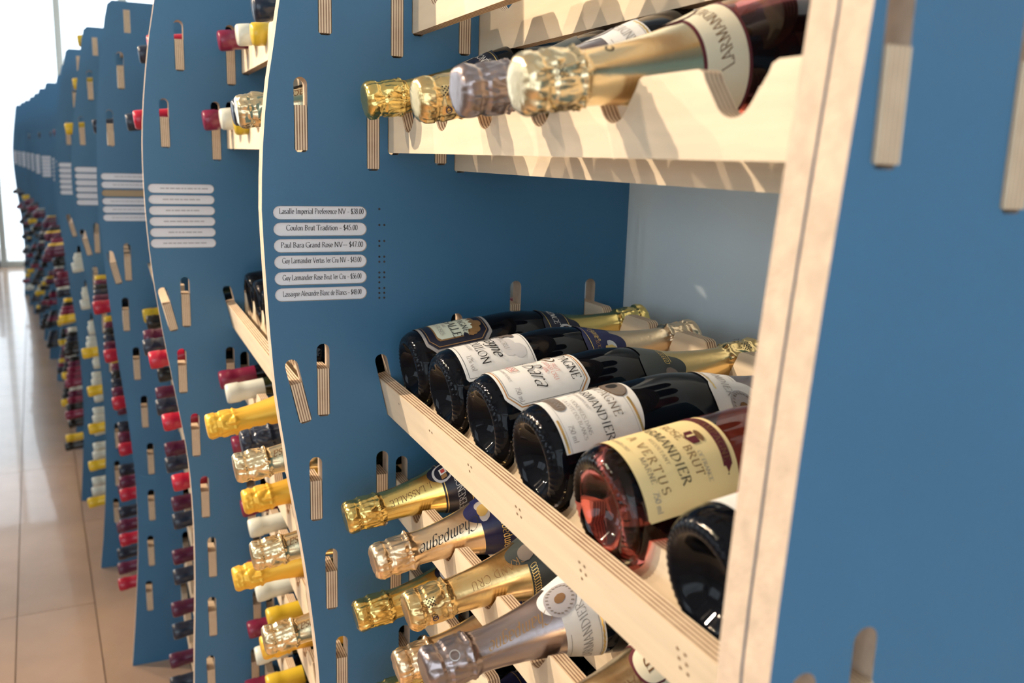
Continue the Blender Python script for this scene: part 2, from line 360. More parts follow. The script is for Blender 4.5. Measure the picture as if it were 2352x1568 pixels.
WALLM = mat('pale_blue_wall_paint', (0.76, 0.88, 0.96), 0.6, var=0.03, vscale=3)
CEILM = mat('ceiling_paint', (0.80, 0.79, 0.76), 0.8)
WP = [(1.15, -3.4), (0.86, -0.6), (0.80, 0.20), (0.625, 1.03), (0.528, 1.64), (0.453, 2.24)]
WQ = [(0.453, 2.24), (0.384, 2.84), (0.322, 3.44), (0.29, 4.07), (0.243, 4.69), (0.166, 5.32), (0.10, 5.90), (0.04, 6.49), (-0.018, 6.98), (-0.09, 7.56), (-0.146, 7.98), (-0.222, 8.56), (-0.42, 10.62)]
def poly_wall(name, W_, h0, h1, M, t=.12, parent=None):
    V, F = [], []
    for x, y in W_: V += [(x, y, h0), (x, y, h1), (x + t, y, h0), (x + t, y, h1)]
    for i in range(len(W_) - 1):
        a, b = 4 * i, 4 * i + 4
        F += [(a, b, b + 1, a + 1), (a + 2, a + 3, b + 3, b + 2), (a + 1, b + 1, b + 3, a + 3), (a, a + 2, b + 2, b)]
    F += [(0, 1, 3, 2), (len(V) - 4, len(V) - 2, len(V) - 1, len(V) - 3)]
    return link(name, mesh(name, V, F, M), parent)
tag(poly_wall('wall_back', WP, 0, 2.9, WALLM), 'pale blue painted wall behind the bottle racks', kind='structure')
tag(poly_wall('wall_back_low', WQ, 0, 1.50, WALLM), 'low pale blue wall behind the far racks', kind='structure')
ceil = box_obj('ceiling', (-1.6, 4.0, 2.95), (5.6, 13.6, 0.10), CEILM); tag(ceil, 'white ceiling', kind='structure')
FRM = mat('window_frame_paint', (0.52, 0.54, 0.50), 0.5); DARKF = mat('door_frame_dark', (0.05, 0.045, 0.06), 0.5)
PANE = mat('window_glass', (1, 1, 1), 0.0, trans=1.0, ior=1.0)
def window(name, lab, y, posts, x0, x1, sill, head):
    w_ = bpy.data.objects.new(name, None); COL.objects.link(w_); w_.location = ((x0 + x1) / 2, y, 0)
    tag(w_, lab, kind='structure'); cx = (x0 + x1) / 2
    for p in posts: box_obj('mullion', (p - cx, 0, 1.45), (0.055, 0.08, 2.9), FRM, w_)
    box_obj('sill', (0, 0, sill / 2), (x1 - x0, 0.10, sill), FRM, w_)
    box_obj('head', (0, 0, (head + 2.9) / 2), (x1 - x0, 0.10, 2.9 - head), FRM, w_)
    for a, b in zip(posts, posts[1:]):
        box_obj('pane', ((a + b) / 2 - cx, 0, (sill + head) / 2), (b - a - 0.055, 0.006, head - sill), PANE, w_)
    return w_
window('window_1', 'bright shopfront window at the far end of the racks', 10.62, [-3.3, -2.2, -1.02, -0.375], -3.4, -0.30, 0.055, 2.84)
g2 = poly_wall('window_2', WQ, 1.50, 2.90, PANE, .006); tag(g2, 'bright clerestory window above the far racks', kind='structure')
for q in (0, 6, 12): box_obj('mullion', (WQ[q][0] + .03, WQ[q][1], 2.2), (.05, .05, 1.4), FRM, g2)
post = box_obj('window_post', (-1.075, 10.50, 0.36), (0.05, 0.05, 0.72), DARKF)
tag(post, 'short dark post standing against the far window', 'post')
PLASTER = mat('warm_plaster', (0.62, 0.55, 0.46), 0.8)
def wall_with_openings(name, lab, axis, pos, a0, a1, opens, z0, z1):
    """wall in the plane x=pos (axis 'y' runs along it) or y=pos, with window openings glazed by panes"""
    V, F = [], []; t = .16
    def bx(c0, c1, h0, h1):
        c = ((c0 + c1) / 2, (h0 + h1) / 2); l = (c1 - c0, h1 - h0)
        box(V, F, (pos, c[0], c[1]) if axis == 'y' else (c[0], pos, c[1]), (t, l[0], l[1]) if axis == 'y' else (l[0], t, l[1]))
    bx(a0, a1, 0, z0); bx(a0, a1, z1, 2.9); e = a0
    for o0, o1 in opens: bx(e, o0, z0, z1); e = o1
    bx(e, a1, z0, z1)
    w_ = tag(link(name, mesh(name, V, F, PLASTER)), lab, kind='structure')
    for o0, o1 in opens:
        c = (o0 + o1) / 2
        box_obj('pane', (pos, c, (z0 + z1) / 2) if axis == 'y' else (c, pos, (z0 + z1) / 2), (.006, o1 - o0, z1 - z0) if axis == 'y' else (o1 - o0, .006, z1 - z0), PANE, w_)
        box_obj('mullion', (pos, c, (z0 + z1) / 2) if axis == 'y' else (c, pos, (z0 + z1) / 2), (.05, .05, z1 - z0), FRM, w_)
wall_with_openings('wall_left', 'plaster wall with shop windows opposite the racks', 'y', -3.4, -3.4, 10.7, [(-2.6, -0.9), (0.2, 1.9), (3.0, 4.7), (5.8, 7.5), (8.4, 10.1)], 1.15, 2.25)
wall_with_openings('wall_near', 'plaster wall with wide shop windows behind the viewer', 'x', -3.4, -3.4, 1.2, [(-3.2, -1.3), (-1.2, 1.0)], 0.12, 2.8)

# ================================================================ rack geometry
XF = 0.295                       # front board centre line in the champagne bay, relative to the camera
OFF = {'T': .045, 'C': .027, 'A': 0.0, 's1': .0105, 's2': .0275, 's3': .039, 's4': .047, 's5': .0435, 's6': .037, 's7': .028}
TH = 0.0127                      # plywood
FT = 0.024                       # panel thickness
FY = {2: 1.0, 3: 1.600, 4: 2.200, 5: 2.800, 6: 3.400, 7: 4.030, 8: 4.655, 9: 5.288, 10: 5.868, 11: 6.455, 12: 6.95, 13: 7.53, 14: 7.954, 15: 8.525}
EDGES = {
 1: [(.31, .300), (.20, .290), (.071, .281), (-.002, .2745), (-.079, .268), (-.161, .263), (-.249, .260), (-.35, .266), (-.5, .285), (-.65, .30), (-.8, .30), (-1.0, .29), (-1.242, .268)],
 2: [(.31, .200), (.21, .183), (.153, .172), (.118, .167), (.092, .162), (.065, .158), (.021, .153), (-.011, .151), (-.052, .149), (-.098, .150), (-.165, .153), (-.203, .155), (-.27, .160), (-.329, .168), (-.367, .172), (-.411, .179), (-.457, .186), (-.534, .195), (-.627, .203), (-.72, .204), (-.85, .199), (-1.0, .190), (-1.242, .168)],
 3: [(.31, .097), (.227, .082), (.161, .070), (.04, .056), (-.063, .053), (-.183, .058), (-.294, .070), (-.408, .086), (-.527, .102), (-.648, .107), (-.773, .105), (-.901, .099), (-1.05, .092), (-1.242, .074)],
 4: [(.304, .018), (.124, -.009), (.005, -.018), (-.107, -.022), (-.25, -.017), (-.449, -.003), (-.605, .012), (-.765, .022), (-.929, .020), (-1.096, .007), (-1.242, -.008)],
 5: [(.314, -.039), (.039, -.080), (-.101, -.091), (-.306, -.078), (-.569, -.052), (-.764, -.045), (-.964, -.053), (-1.099, -.064), (-1.242, -.081)],
 6: [(.308, -.104), (.046, -.142), (-.124, -.154), (-.37, -.145), (-.611, -.125), (-.843, -.120), (-1.001, -.126), (-1.242, -.147)]}
XMIN = {1: .260, 2: .149, 3: .053, 4: -.022, 5: -.091, 6: -.154, 7: -.19, 8: -.2325, 9: -.313, 10: -.377, 11: -.438, 12: -.495, 13: -.567, 14: -.623, 15: -.700}
for k in range(7, 16): EDGES[k] = [(z, x + .154 + XMIN[k]) for z, x in EDGES[6]]
SX = {1: 0.0, 2: -.103, 3: -.206, 4: -.284, 5: -.352}
for k in range(6, 15): SX[k] = XMIN[k] - XMIN[2] - .103
def rowz(bay):
    z = {'T': .245, 'C': .131, 'A': .002}
    if bay > 1: z['C'] = .124; z['T'] = .24
    for i in range(7):
        z['s%d' % (i + 1)] = (-.430 - .120 * i) if bay == 1 else ((-.420 - .1155 * i) if bay == 2 else -.409 - .1155 * i)
    return z
if True:
    ROWNAME = {'T': 'highest row', 'C': 'second row above price cards', 'A': 'row just above price cards', 'D': 'on the tilted shelf',
               's1': 'first row under tilted shelf', 's2': 'second row under tilted shelf', 's3': 'third row under tilted shelf', 's4': 'fourth row under tilted shelf',
               's5': 'fifth row under tilted shelf', 's6': 'sixth row under tilted shelf', 's7': 'seventh row under tilted shelf'}
    ORD = ['', 'first', 'second', 'third', 'fourth', 'fifth', 'sixth', 'seventh', 'eighth', 'ninth', 'tenth', 'eleventh', 'twelfth', 'thirteenth']
def bayname(b): return 'champagne bay' if b == 1 else ORD[b - 1] + ' bay past champagne cards'
def near_y(b): return .325 if b == 1 else FY[b] + FT          # inner faces of a bay
def far_y(b): return FY[b + 1]
def slots_y(b): return [.928, .823, .715, .610, .503, .384] if b == 1 else [far_y(b) - .062 - (far_y(b) - near_y(b) - .112) / 5 * i for i in range(6)]
ETILT = math.radians(12.8)
def boards(b):
    """(kind,row,x,zbottom,ztop_at_tab,tilt)"""
    out = []; z = rowz(b)
    for r in z:
        x = XF + SX[b] + OFF[r]
        out += [('front', r, x, z[r], z[r] + .047, 0), ('mid', r, x + .079, z[r] - .018, z[r] + .046, 0), ('back', r, x + .158, z[r] - .010, z[r] + .060, 0)]
    x = XF + SX[b]
    out += [('stop', 'D', x + .000, -.300, -.2545, ETILT), ('rest', 'D', x + .0205, -.294, -.240, 0), ('rest2', 'D', x + .181, -.285, -.212, 0), ('neckrest', 'D', x + .257, -.245, -.175, 0)]
    return out
def arc_pts(cy, cz, r, a0, a1, n=8): return [(cy + r * math.cos(math.radians(a0 + (a1 - a0) * i / n)), cz + r * math.sin(math.radians(a0 + (a1 - a0) * i / n))) for i in range(n + 1)]
def board_profile(kind, zb, zt, y0, y1, ys):
    """outline in (y,z) running along the top from y0 to y1 then back along the bottom"""
    top = []
    if kind in ('stop',): top = [(y0, zt), (y1, zt)]
    else:
        hw, hn, rb, rc = {'front': (.0262, .021, .0185, .006), 'mid': (.039, .040, .034, .003), 'back': (.037, .046, .036, .003), 'rest': (.034, .020, .036, .003), 'rest2': (.036, .036, .036, .003), 'neckrest': (.026, .034, .014, .006)}[kind]
        pitch = min(abs(a - b) for a, b in zip(ys, ys[1:])); hw = min(hw, pitch / 2 - .007)
        top.append((y0, zt))
        for yc in sorted(ys):
            if kind in ('front', 'neckrest'):
                ztp = zt; bz = zb + hn + rb; sl = math.atan2(hw - rb, ztp - bz)
                d = math.degrees(sl)
                top += [(yc - hw - rc, ztp), (yc - hw - rc * .25, ztp - rc * .3), (yc - hw + .0008, ztp - rc)]
                top += arc_pts(yc, bz, rb, 180 + d, 360 - d, 8)
                top += [(yc + hw - .0008, ztp - rc), (yc + hw + rc * .25, ztp - rc * .3), (yc + hw + rc, ztp)]
            else:
                R = rb + .008; dz = zt - (zb + hn); hh = min(hw, math.sqrt(max(1e-6, R * R - max(0, R - dz) ** 2)))
                cz = zb + hn + R; a = math.degrees(math.asin(min(1, hh / R)))
                top += [(yc - hh - .002, zt)] + [(q, min(zz, zt - .0004)) for q, zz in arc_pts(yc, cz, R, 270 - a, 270 + a, 10)] + [(yc + hh + .002, zt)]
        top.append((y1, zt))
    return [(y1, zb), (y0, zb)] + top
def notch_w(kind): return kind

def make_board(b, spec, ya, yb, ys):
    kind, r, x, zb, zt, tilt = spec
    yc = (ya + yb) / 2
    prof = board_profile(kind, 0, zt - zb, ya - yc, yb - yc, [q - yc for q in ys])
    V, F, mi = slab([prof], TH, 'x')
    nm = {'front': 'neck_rack_board', 'mid': 'body_rack_board', 'back': 'body_rack_board', 'stop': 'shelf_stop_board', 'rest': 'shelf_rest_board', 'rest2': 'shelf_rest_board', 'neckrest': 'neck_rest_board'}[kind]
    o = link(nm, mesh(nm, V, F, [PLY, EDGE], mi)); o.location = (x, yc, zb + Z0)
    if tilt: o.rotation_euler = (0, -tilt, 0)
    what = {'front': 'front birch plywood board with small neck notches', 'mid': 'middle birch plywood board with wide notches', 'back': 'rear birch plywood board with wide notches', 'stop': 'plain leaning birch plywood front board of tilted shelf',
            'rest': 'low notched plywood board behind the front board', 'rest2': 'notched plywood board under the bottle bodies', 'neckrest': 'rear plywood board with notches for necks'}[kind]
    tail = (ROWNAME[r] + ', ' if r != 'D' else 'tilted shelf, ' if kind != 'stop' else '') + bayname(b)
    tag(o, (what if r == 'D' else what.replace(' birch plywood', ' plywood').replace(' with small neck notches', ' with neck notches')) + ', ' + tail, 'rack board', 'rack boards of the ' + bayname(b))
    return o

# ---------------------------------------------------------------- blue upright panels
CARD_W, CARD_H = 0.1027, 0.0148
CARD_Z = [-.0646 - .01794 * i for i in range(6)]
CARD_X = {2: .1607, 3: .059, 4: -.0134, 5: -.0818, 6: -.1465}
def card_loop(cx, cz, wd, h, n=8):
    r = h / 2; pts = []
    for i in range(n + 1): a = -PI / 2 + PI * i / n; pts.append((cx + wd / 2 - r + r * math.cos(a), cz + r * math.sin(a)))
    for i in range(n + 1): a = PI / 2 + PI * i / n; pts.append((cx - wd / 2 + r + r * math.cos(a), cz + r * math.sin(a)))
    return pts
PANEL_LABEL = {1: 'blue end panel with pale double edge beside the champagne bay', 2: 'blue wavy-edged upright panel holding the champagne price cards'}
def make_panel(k, y, t, bays, cards, label, cut=True, back=None):
    ed = EDGES[k]; zs = [(-.001 + z if False else z) for z, _ in ed]
    zt = ed[0][0]; n = 46; pts = sorted((z, x) for z, x in ed)
    lo = -Z0
    front = [(cubic(pts, lo + (zt - lo) * i / n), lo + (zt - lo) * i / n) for i in range(n + 1)]
    bx = XMIN[k] + .453 if back is None else back
    r = .012
    front[-1] = (front[-1][0] + .010, zt); front.insert(-1, (front[-2][0] + .001 + (front[-1][0] - .010 - front[-2][0]), zt - .008))
    outer = front[::-1] + [] ; outer = [(bx, lo), (bx, zt)] + outer      # back bottom, back top, front top ... front bottom
    loops = [outer]
    if cut:
        for b in bays:
            for kind, rr, x, zb, zt_, tilt in boards(b):
                if k >= 4 and kind in ('back', 'rest2', 'neckrest'): continue
                wd = TH + .0018
                s0, s1 = zb - .002, zt_ + .029
                if s1 > zt - .01: continue
                xs = x
                loops.append(stadium(xs, s0, s1, wd, tilt and tilt, piv=(x, zb)))
        if cards:
            for cz in CARD_Z: loops.append(card_loop(CARD_X[k] + CARD_W / 2, cz, CARD_W, CARD_H))
    loops = [[(a, c + Z0) for a, c in l] for l in loops]
    x0 = (XMIN[k] + bx) / 2
    loops = [[(a - x0, c) for a, c in l] for l in loops]
    V, F, mi = slab(loops, t, 'y')
    o = link('rack_panel', mesh('rack_panel', V, F, [BLUE, MDF], mi)); o.location = (x0, y, 0)
    tag(o, label, 'panel', 'blue upright rack panels')
    return o
make_panel(1, .308, .017, [1], False, 'blue end panel with slots, the one facing the champagne bottles', back=.725)
make_panel(1, .2880, .0183, [1], False, 'blue end panel with slots, outer one of the pair of panels', back=.745)
for k in range(2, 16):
    if k == 2: lab = 'wavy-edged blue panel carrying the champagne price cards'
    else: lab = 'wavy-edged blue panel, %s panel past the champagne price cards' % ORD[k - 2]
    if k <= 3: bays = [k - 1, k]
    elif k <= 7: bays = [k]
    else: bays = []
    make_panel(k, FY[k], FT, bays, k <= 6, lab, cut=k <= 7)

# price cards
PAPER = mat('card_paper', (0.74, 0.75, 0.80), 0.5); EMPTYC = mat('empty_card_slot_wood', (0.42, 0.31, 0.19), 0.7)
TXT2 = ['Lasalle Imperial Preference NV - $38.00', 'Coulon Brut Tradition - $45.00', 'Paul Bara Grand Rose NV-- $47.00', 'Guy Larmandier Vertus 1er Cru NV - $43.00', 'Guy Larmandier Rose Brut 1er Cru - $56.00', 'Lassaigne Alexandre Blanc de Blancs - $48.00']
HOLE = mat('drilled_hole', (0.035, 0.03, 0.03), 0.8)
def disc(V, F, c, r, n=8, t=0.0004):
    b = len(V); x, y, z = c
    V += [(x + r * math.cos(2 * PI * i / n), y - t, z + r * math.sin(2 * PI * i / n)) for i in range(n)] + [(x + r * math.cos(2 * PI * i / n), y + t, z + r * math.sin(2 * PI * i / n)) for i in range(n)]
    F.append(tuple(range(b, b + n))); F += [(b + i, b + n + i, b + n + (i + 1) % n, b + (i + 1) % n) for i in range(n)]
rr_ = random.Random(3)
for k in range(2, 16):
    cx = CARD_X[k] if k in CARD_X else XMIN[k] + .008
    for i in range(6):
        proud = k > 6
        V, F, mi = slab([card_loop(0, 0, CARD_W - (0 if proud else .0006), CARD_H - (0 if proud else .0006))], .012 if not proud else .002, 'y')
        empty = (k == 4 and i == 2)
        o = link('price_card', mesh('price_card', V, F, EMPTYC if empty else PAPER))
        yy = FY[k] + .0022 if not proud else FY[k] - .0021
        o.location = (cx + CARD_W / 2, yy, CARD_Z[i] + Z0)
        pan = 'champagne panel' if k == 2 else ORD[k - 2] + ' panel past the champagne panel'
        if k == 2: lab = 'white price card reading ' + TXT2[i].replace('--', '').replace(' -', '').strip()
        elif empty: lab = 'empty wood-coloured card slot among the white price cards'
        else: lab = 'white price card, %s from the top on %s' % (['first', 'second', 'third', 'fourth', 'fifth', 'sixth'][i], pan)
        tag(o, lab, 'price card', 'price cards on the ' + pan)
        if k == 2:
            V, F = [], []
            for q in text2d(TXT2[i], .0058, thick=.13, thin=.06):
                b = len(V); V += [(gx * 1.0 + .002, -.0003, gy - .0020 + (.0008 if i in (0, 1, 3) else 0)) for gx, gy in q]; F.append(tuple(range(b, b + 4)))
            wd_ = max(v[0] for v in V) - min(v[0] for v in V); sc_ = min(1.0, .093 / wd_)
            if i in (3, 4, 5): sc_ = .088 / wd_
            V = [(x * sc_, y, z) for x, y, z in V]
            link('lettering', mesh('lettering', V, F, INK), o)
        elif k in (3, 4) and not empty:
            V, F = [], []; x = -.036 + rr_.random() * .014; xe = -x
            while x < xe:      # text too blurred to read: small ink marks
                l = .003 + rr_.random() * .007; b = len(V)
                V += [(x, -.0003, -.0008), (x, -.0003, .0012), (x + l, -.0003, .0012), (x + l, -.0003, -.0008)]; F.append((b + 3, b + 2, b + 1, b)); x += l + .0014
            link('lettering', mesh('lettering', V, F, mat('print_faded', (.42, .42, .46), .6)), o)
# counting dots beside the cards of the champagne panel
panel2 = [o for o in bpy.data.objects if o.get('label') == 'wavy-edged blue panel carrying the champagne price cards'][0]
for i in range(6):
    V, F = [], []
    for q in range(i + 1): disc(V, F, (CARD_X[2] + CARD_W + .0145 + .0058 * (q % 2) - panel2.location.x, 0, CARD_Z[i] + .0045 - .0056 * (q // 2) + Z0), .0013)
    tag(link('counting_dots', mesh('counting_dots', V, F, HOLE), panel2), 'drilled dots counting %d' % (i + 1))

# ---------------------------------------------------------------- rack boards
for b in range(1, 15):
    ya = .2862 if b == 1 else FY[b] - .0005
    yb = FY[b + 1] + FT + .0002 if b in (1, 2) else FY[b + 1]
    if b >= 6: ya = FY[b] + FT
    if b == 6: ya = FY[b] - .0005
    ys = slots_y(b)
    for spec in boards(b):
        kind, r = spec[0], spec[1]
        if b >= 3 and kind in ('back', 'rest2', 'neckrest'): continue
        if b >= 6 and kind in ('mid', 'rest'): continue
        if b >= 7 and r == 'T': continue
        if r == 'T' and b not in (4, 5, 6): continue
        make_board(b, spec, ya, yb, ys)
# numbering dots on the champagne stop board
stop1 = [o for o in bpy.data.objects if o.name.startswith('shelf_stop_board')][0]
for i, y in enumerate(slots_y(1)):
    V, F = [], []
    for q in range(i + 1):
        b = len(V); yy, zz, rr = y - stop1.location.y + .004 - .0075 * (q % 2), .0330 - .0065 * (q // 2), .0013
        V += [(-TH / 2 - .0003, yy + rr * math.cos(2 * PI * j / 8), zz + rr * math.sin(2 * PI * j / 8)) for j in range(8)]; F.append(tuple(range(b + 7, b - 1, -1)))
    tag(link('counting_dots', mesh('counting_dots', V, F, BROWN), stop1), 'drilled dots counting %d' % (i + 1))

# ================================================================ bottles
LCH = 0.302
CH = [(.000, .0425), (.118, .0425), (.134, .0415), (.152, .0380), (.170, .0330), (.188, .0272), (.206, .0226), (.224, .0193), (.242, .0170), (.262, .0155), (.275, .0150)]
def rch(v): return cubic(CH, v)
def champagne_glass(segs, knurl):
    prof = [(.0001, .020), (.008, .0195), (.016, .016), (.022, .010), (.0265, .004), (.0295, .0008), (.032, .0), (.0345, .0006), (.037, .0022), (.0395, .005), (.0413, .0085), (.0422, .013)]
    prof += [(rch(z), z) for z in [.020, .04, .07, .10, .118, .126, .134, .143, .152, .161, .170, .179, .188, .197, .206, .215, .224, .242, .262]] + [(.0148, .275), (.0001, .276)]
    def d(r, z, a):
        if knurl and .033 < r < .0392 and z < .0045:
            q = max(0, math.cos(a * 46)) * .0006; return r, z - q
        return r, z
    return lathe(prof, segs, d if knurl else None)
def foil_mesh(seed, wrink, end=.196, cap=.0182, wave=.0):
    prof = [(rch(end) + .0005, end)] + [(rch(z) + .0006, z) for z in [end + (LCH - .045 - end) * i / 9 for i in range(1, 10)]]
    zc = LCH - .038
    prof += [(.0166, zc - .005), (.0176, zc - .0025), (.0190, zc - .0008), (.0186, zc + .0010), (.0178, zc + .003)] + [(cap - (.0010 if 10 < q < 15 else 0), zc + .005 + .00135 * q) for q in range(21)]
    prof += [(cap - .0003, zc + .0335), (cap - .0012, zc + .0357), (cap - .0030, zc + .0372), (cap - .0060, zc + .0378), (.007, zc + .0377), (.0001, zc + .0379)]
    def d(r, z, a):
        if z > zc - .014 and r > .0135:
            k = min(1, (z - zc + .014) / .013); p = Vector((math.cos(a) * 2.1, math.sin(a) * 2.1, z * 48 + seed)); p2 = Vector((math.cos(a) * 5.5, math.sin(a) * 5.5, z * 160 + seed))
            q = (abs(noise.noise(p)) - .2) * .0036 + (abs(noise.noise(p2)) - .2) * .0008
            if zc - .002 < z < zc + .002: q += noise.noise(Vector((math.cos(a) * 6, math.sin(a) * 6, seed))) * .0022
            if zc + .004 < z < zc + .031: q += .0006 * max(0, math.cos(4 * a + seed)) ** 3
            if z > zc + .0355: return r, z + q * .35 * wrink
            return r + q * k * wrink, z
        return r, z
    return lathe(prof, 96, d)
def orient(axis, up=Vector((0, 0, 1))):
    a = axis.normalized(); x = (up - up.dot(a) * a).normalized(); y = a.cross(x)
    M = Matrix.Identity(4)
    for i in range(3): M[i][0], M[i][1], M[i][2] = x[i], y[i], a[i]
    return M
def empty_at(name, base, axis, roll=0.0):
    e = bpy.data.objects.new(name, None); COL.objects.link(e); e.empty_display_size = .02
    M = orient(axis) @ Matrix.Rotation(roll, 4, 'Z'); M.translation = (base[0], base[1], base[2] + Z0); e.matrix_world = M
    return e
V, F = champagne_glass(72, False); ME_GL = {'dark': mesh('glass', V, F, GLASS, smooth=True), 'green': mesh('glass', V, F, GREEN, smooth=True), 'rose': mesh('glass', V, F, ROSE, smooth=True)}
V, F = champagne_glass(276, True); ME_GLK = {'dark': mesh('glass', V, F, GLASS, smooth=True), 'rose': mesh('glass', V, F, ROSE, smooth=True)}
ME_FOIL = {}
def foil(key, M, seed, wrink=1.0, end=.178):
    if key not in ME_FOIL:
        V, F = foil_mesh(seed, wrink, end); ME_FOIL[key] = mesh('foil', V, F, M, smooth=True)
    return ME_FOIL[key]
DE = math.radians
def collar(S, parent, M, v0, v1, bulge_u=0.0, bulge=0.0, wd=.020, name='neck_label', span=None):
    """band right round the neck with a rounded bulge towards the tip at u=bulge_u"""
    n = 72; V, F = [], []; rr = rch((v0 + v1) / 2)
    for i in range(n + 1):
        u = -PI * rr + 2 * PI * rr * i / n; d = u - bulge_u
        e = math.sqrt(max(0, 1 - (d / wd) ** 2)) if abs(d) < wd else 0
        lo, hi = v0 - bulge * .35 * e, v1 + bulge * e
        for j in range(7):
            v = lo + (hi - lo) * j / 6; a = u / rr; r = rch(v) + S
            V.append((r * math.cos(a), r * math.sin(a), v))
    for i in range(n):
        for j in range(6):
            a = i * 7 + j; F.append((a, a + 7, a + 8, a + 1))
    return link(name, mesh(name, V, F, M, smooth=True), parent)

WINE = ['Lassalle', 'Coulon', 'Bara', 'Larmandier', 'Rose', 'Lassaigne']
def dress_neck(i, root, th, full=True, thf=None, tht=None):
    """foil, neck band and lettering of champagne number i; th = angle (deg) that faces the shopper"""
    if thf is None: thf = th
    if tht is None: tht = th
    if i == 0:
        f = link('foil', foil('gold', FOILS['gold'], 1.3), root)
        c = collar(.0009, root, NAVY, .160, .192, DE(th + 28) * .026, .012, .015)
        if full:
            S = surf(rch, 0, .0013); u0 = DE(th + 28) * rch(.18)
            ring_line('gold_line', S, [(u, .1895) for u in [-.085 + .006 * q for q in range(29)]], .0009, GOLDP, c, False); ring_line('gold_line', S, [(u, .163) for u in [-.085 + .006 * q for q in range(29)]], .0009, GOLDP, c, False)
            lo, hi = ellipse_fn(u0, .1865, .0125, .0125)
            patch('medallion', surf(rch, 0, .0015), u0 - .0125, u0 + .0125, lo, hi, LGREY, c, 20, 4)
            lo, hi = ellipse_fn(u0, .1865, .0100, .0100); patch('medallion', surf(rch, 0, .0018), u0 - .01, u0 + .01, lo, hi, NAVY, c, 20, 4)
            patch('crest', surf(rch, 0, .0021), u0 - .0038, u0 + .0038, .183, .1905, WHITE, c, 4, 3); patch('crest', surf(rch, 0, .0024), u0 - .0022, u0 + .0022, .1845, .189, RED, c, 4, 3)
            patch('crest', surf(rch, 0, .0020), u0 - .0085, u0 - .0042, .184, .1905, BRONZE, c, 4, 3)
            text_on('lettering', 'PREFERENCE', .0075, surf(rch, 0, .0015), DE(th - 42) * rch(.17), .1705, WHITE, c, spacing=.04)
            text_on('lettering', 'J. LASSALLE', .0072, surf(lambda v: rch(v) + .0006, 0, .0004), DE(tht + 6) * rch(.228) , .227, BROWN, f, along=True, spacing=.06)
    elif i == 1:
        f = link('foil', foil('rosegold', FOILS['rosegold'], 4.1, 1.1), root)
        c = collar(.0009, root, BLUEL, .156, .190, DE(th + 24) * .026, .013, .0165)
        if full:
            S = surf(rch, 0, .0013); u0 = DE(th + 24) * rch(.18)
            ring_line('gold_line', S, [(u, .1585) for u in [-.085 + .006 * q for q in range(29)]], .0008, GOLDP, c, False)
            for du, dv, M, sz in ((-.006, .0, SILVER, .0062), (.0065, .001, SILVER, .006), (0, .000, GOLDP, .0068), (0, -.006, GOLDP, .0045)):
                lo, hi = ellipse_fn(u0 + du, .184 + dv, sz, sz * .9); patch('crest', surf(rch, 0, .0015 + .0002 * (M is GOLDP)), u0 + du - sz, u0 + du + sz, lo, hi, M, c, 10, 3)
            text_on('lettering', 'Champagne', .009, surf(rch, 0, .0015), DE(th - 40) * rch(.165), .166, GOLDP, c, shear=.35, serif=False, thick=.12, thin=.05)
            text_on('lettering', 'ROGER', .0045, surf(rch, 0, .0015), u0, .1645, BRONZE, c)
            text_on('lettering', 'Champagne', .0125, surf(lambda v: rch(v) + .0006, 0, .0004), DE(tht + 4) * rch(.228), .2215, INK, f, along=True, shear=.35, serif=False, thick=.10, thin=.03)
    elif i == 2:
        f = link('foil', foil('amber', FOILS['amber'], 7.7), root)
        c = collar(.0009, root, SLATE, .158, .188, DE(th + 26) * .026, .016, .016)
        if full:
            u0 = DE(th + 26) * rch(.18)
            lo, hi = ellipse_fn(u0, .185, .008, .008); patch('crest', surf(rch, 0, .0014), u0 - .008, u0 + .008, lo, hi, TAUPE, c, 12, 3)
            for q in range(16):
                uu = DE(th - 75 + 5 * q) * rch(.178); ring_line('scroll', surf(rch, 0, .0014), [(uu + .0016 * math.cos(a), .1835 + .0030 * math.sin(a)) for a in [j * PI / 4 for j in range(8)]], .0005, GOLDP, c)
            ring_line('gold_line', surf(rch, 0, .0013), [(DE(th - 85 + 6 * q) * rch(.18), .1885) for q in range(15)], .0007, GOLDP, c, False)
            text_on('lettering', 'GRAND CRU', .0075, surf(lambda v: rch(v) + .0006, 0, .0004), DE(tht + 16) * rch(.215), .214, BRONZE, f, along=True, spacing=.10, serif=False, thick=.1, thin=.05)
            Sd = surf(lambda v: .0188, 0, .0011); V, F = [], []
            for a in range(-2, 3):
                for bq in range(-2, 3):
                    if abs(a) + abs(bq) <= 2:
                        uu, vv = DE(thf - 4) * .0188 + (a - bq) * .0016, LCH - .021 + (a + bq) * .0016; k = len(V); e = .00085
                        V += [Sd(uu - e, vv), Sd(uu, vv - e), Sd(uu + e, vv), Sd(uu, vv + e)]; F.append((k, k + 1, k + 2, k + 3))
            link('diamond_print', mesh('diamond_print', V, F, INK), f)
            ring_line('curl_print', Sd, [(DE(thf - 50) * .0188 + .003 * math.cos(a) * (1 - a * .06), LCH - .022 + .003 * math.sin(a) * (1 - a * .06)) for a in [j * .5 for j in range(14)]], .0010, BLUEL, f, False)
    elif i == 3:
        f = link('foil', foil('mauve', FOILS['mauve'], 11.2, .9), root)
        c = collar(.0009, root, WHITE, .158, .189, DE(th + 30) * .026, .013, .0165)
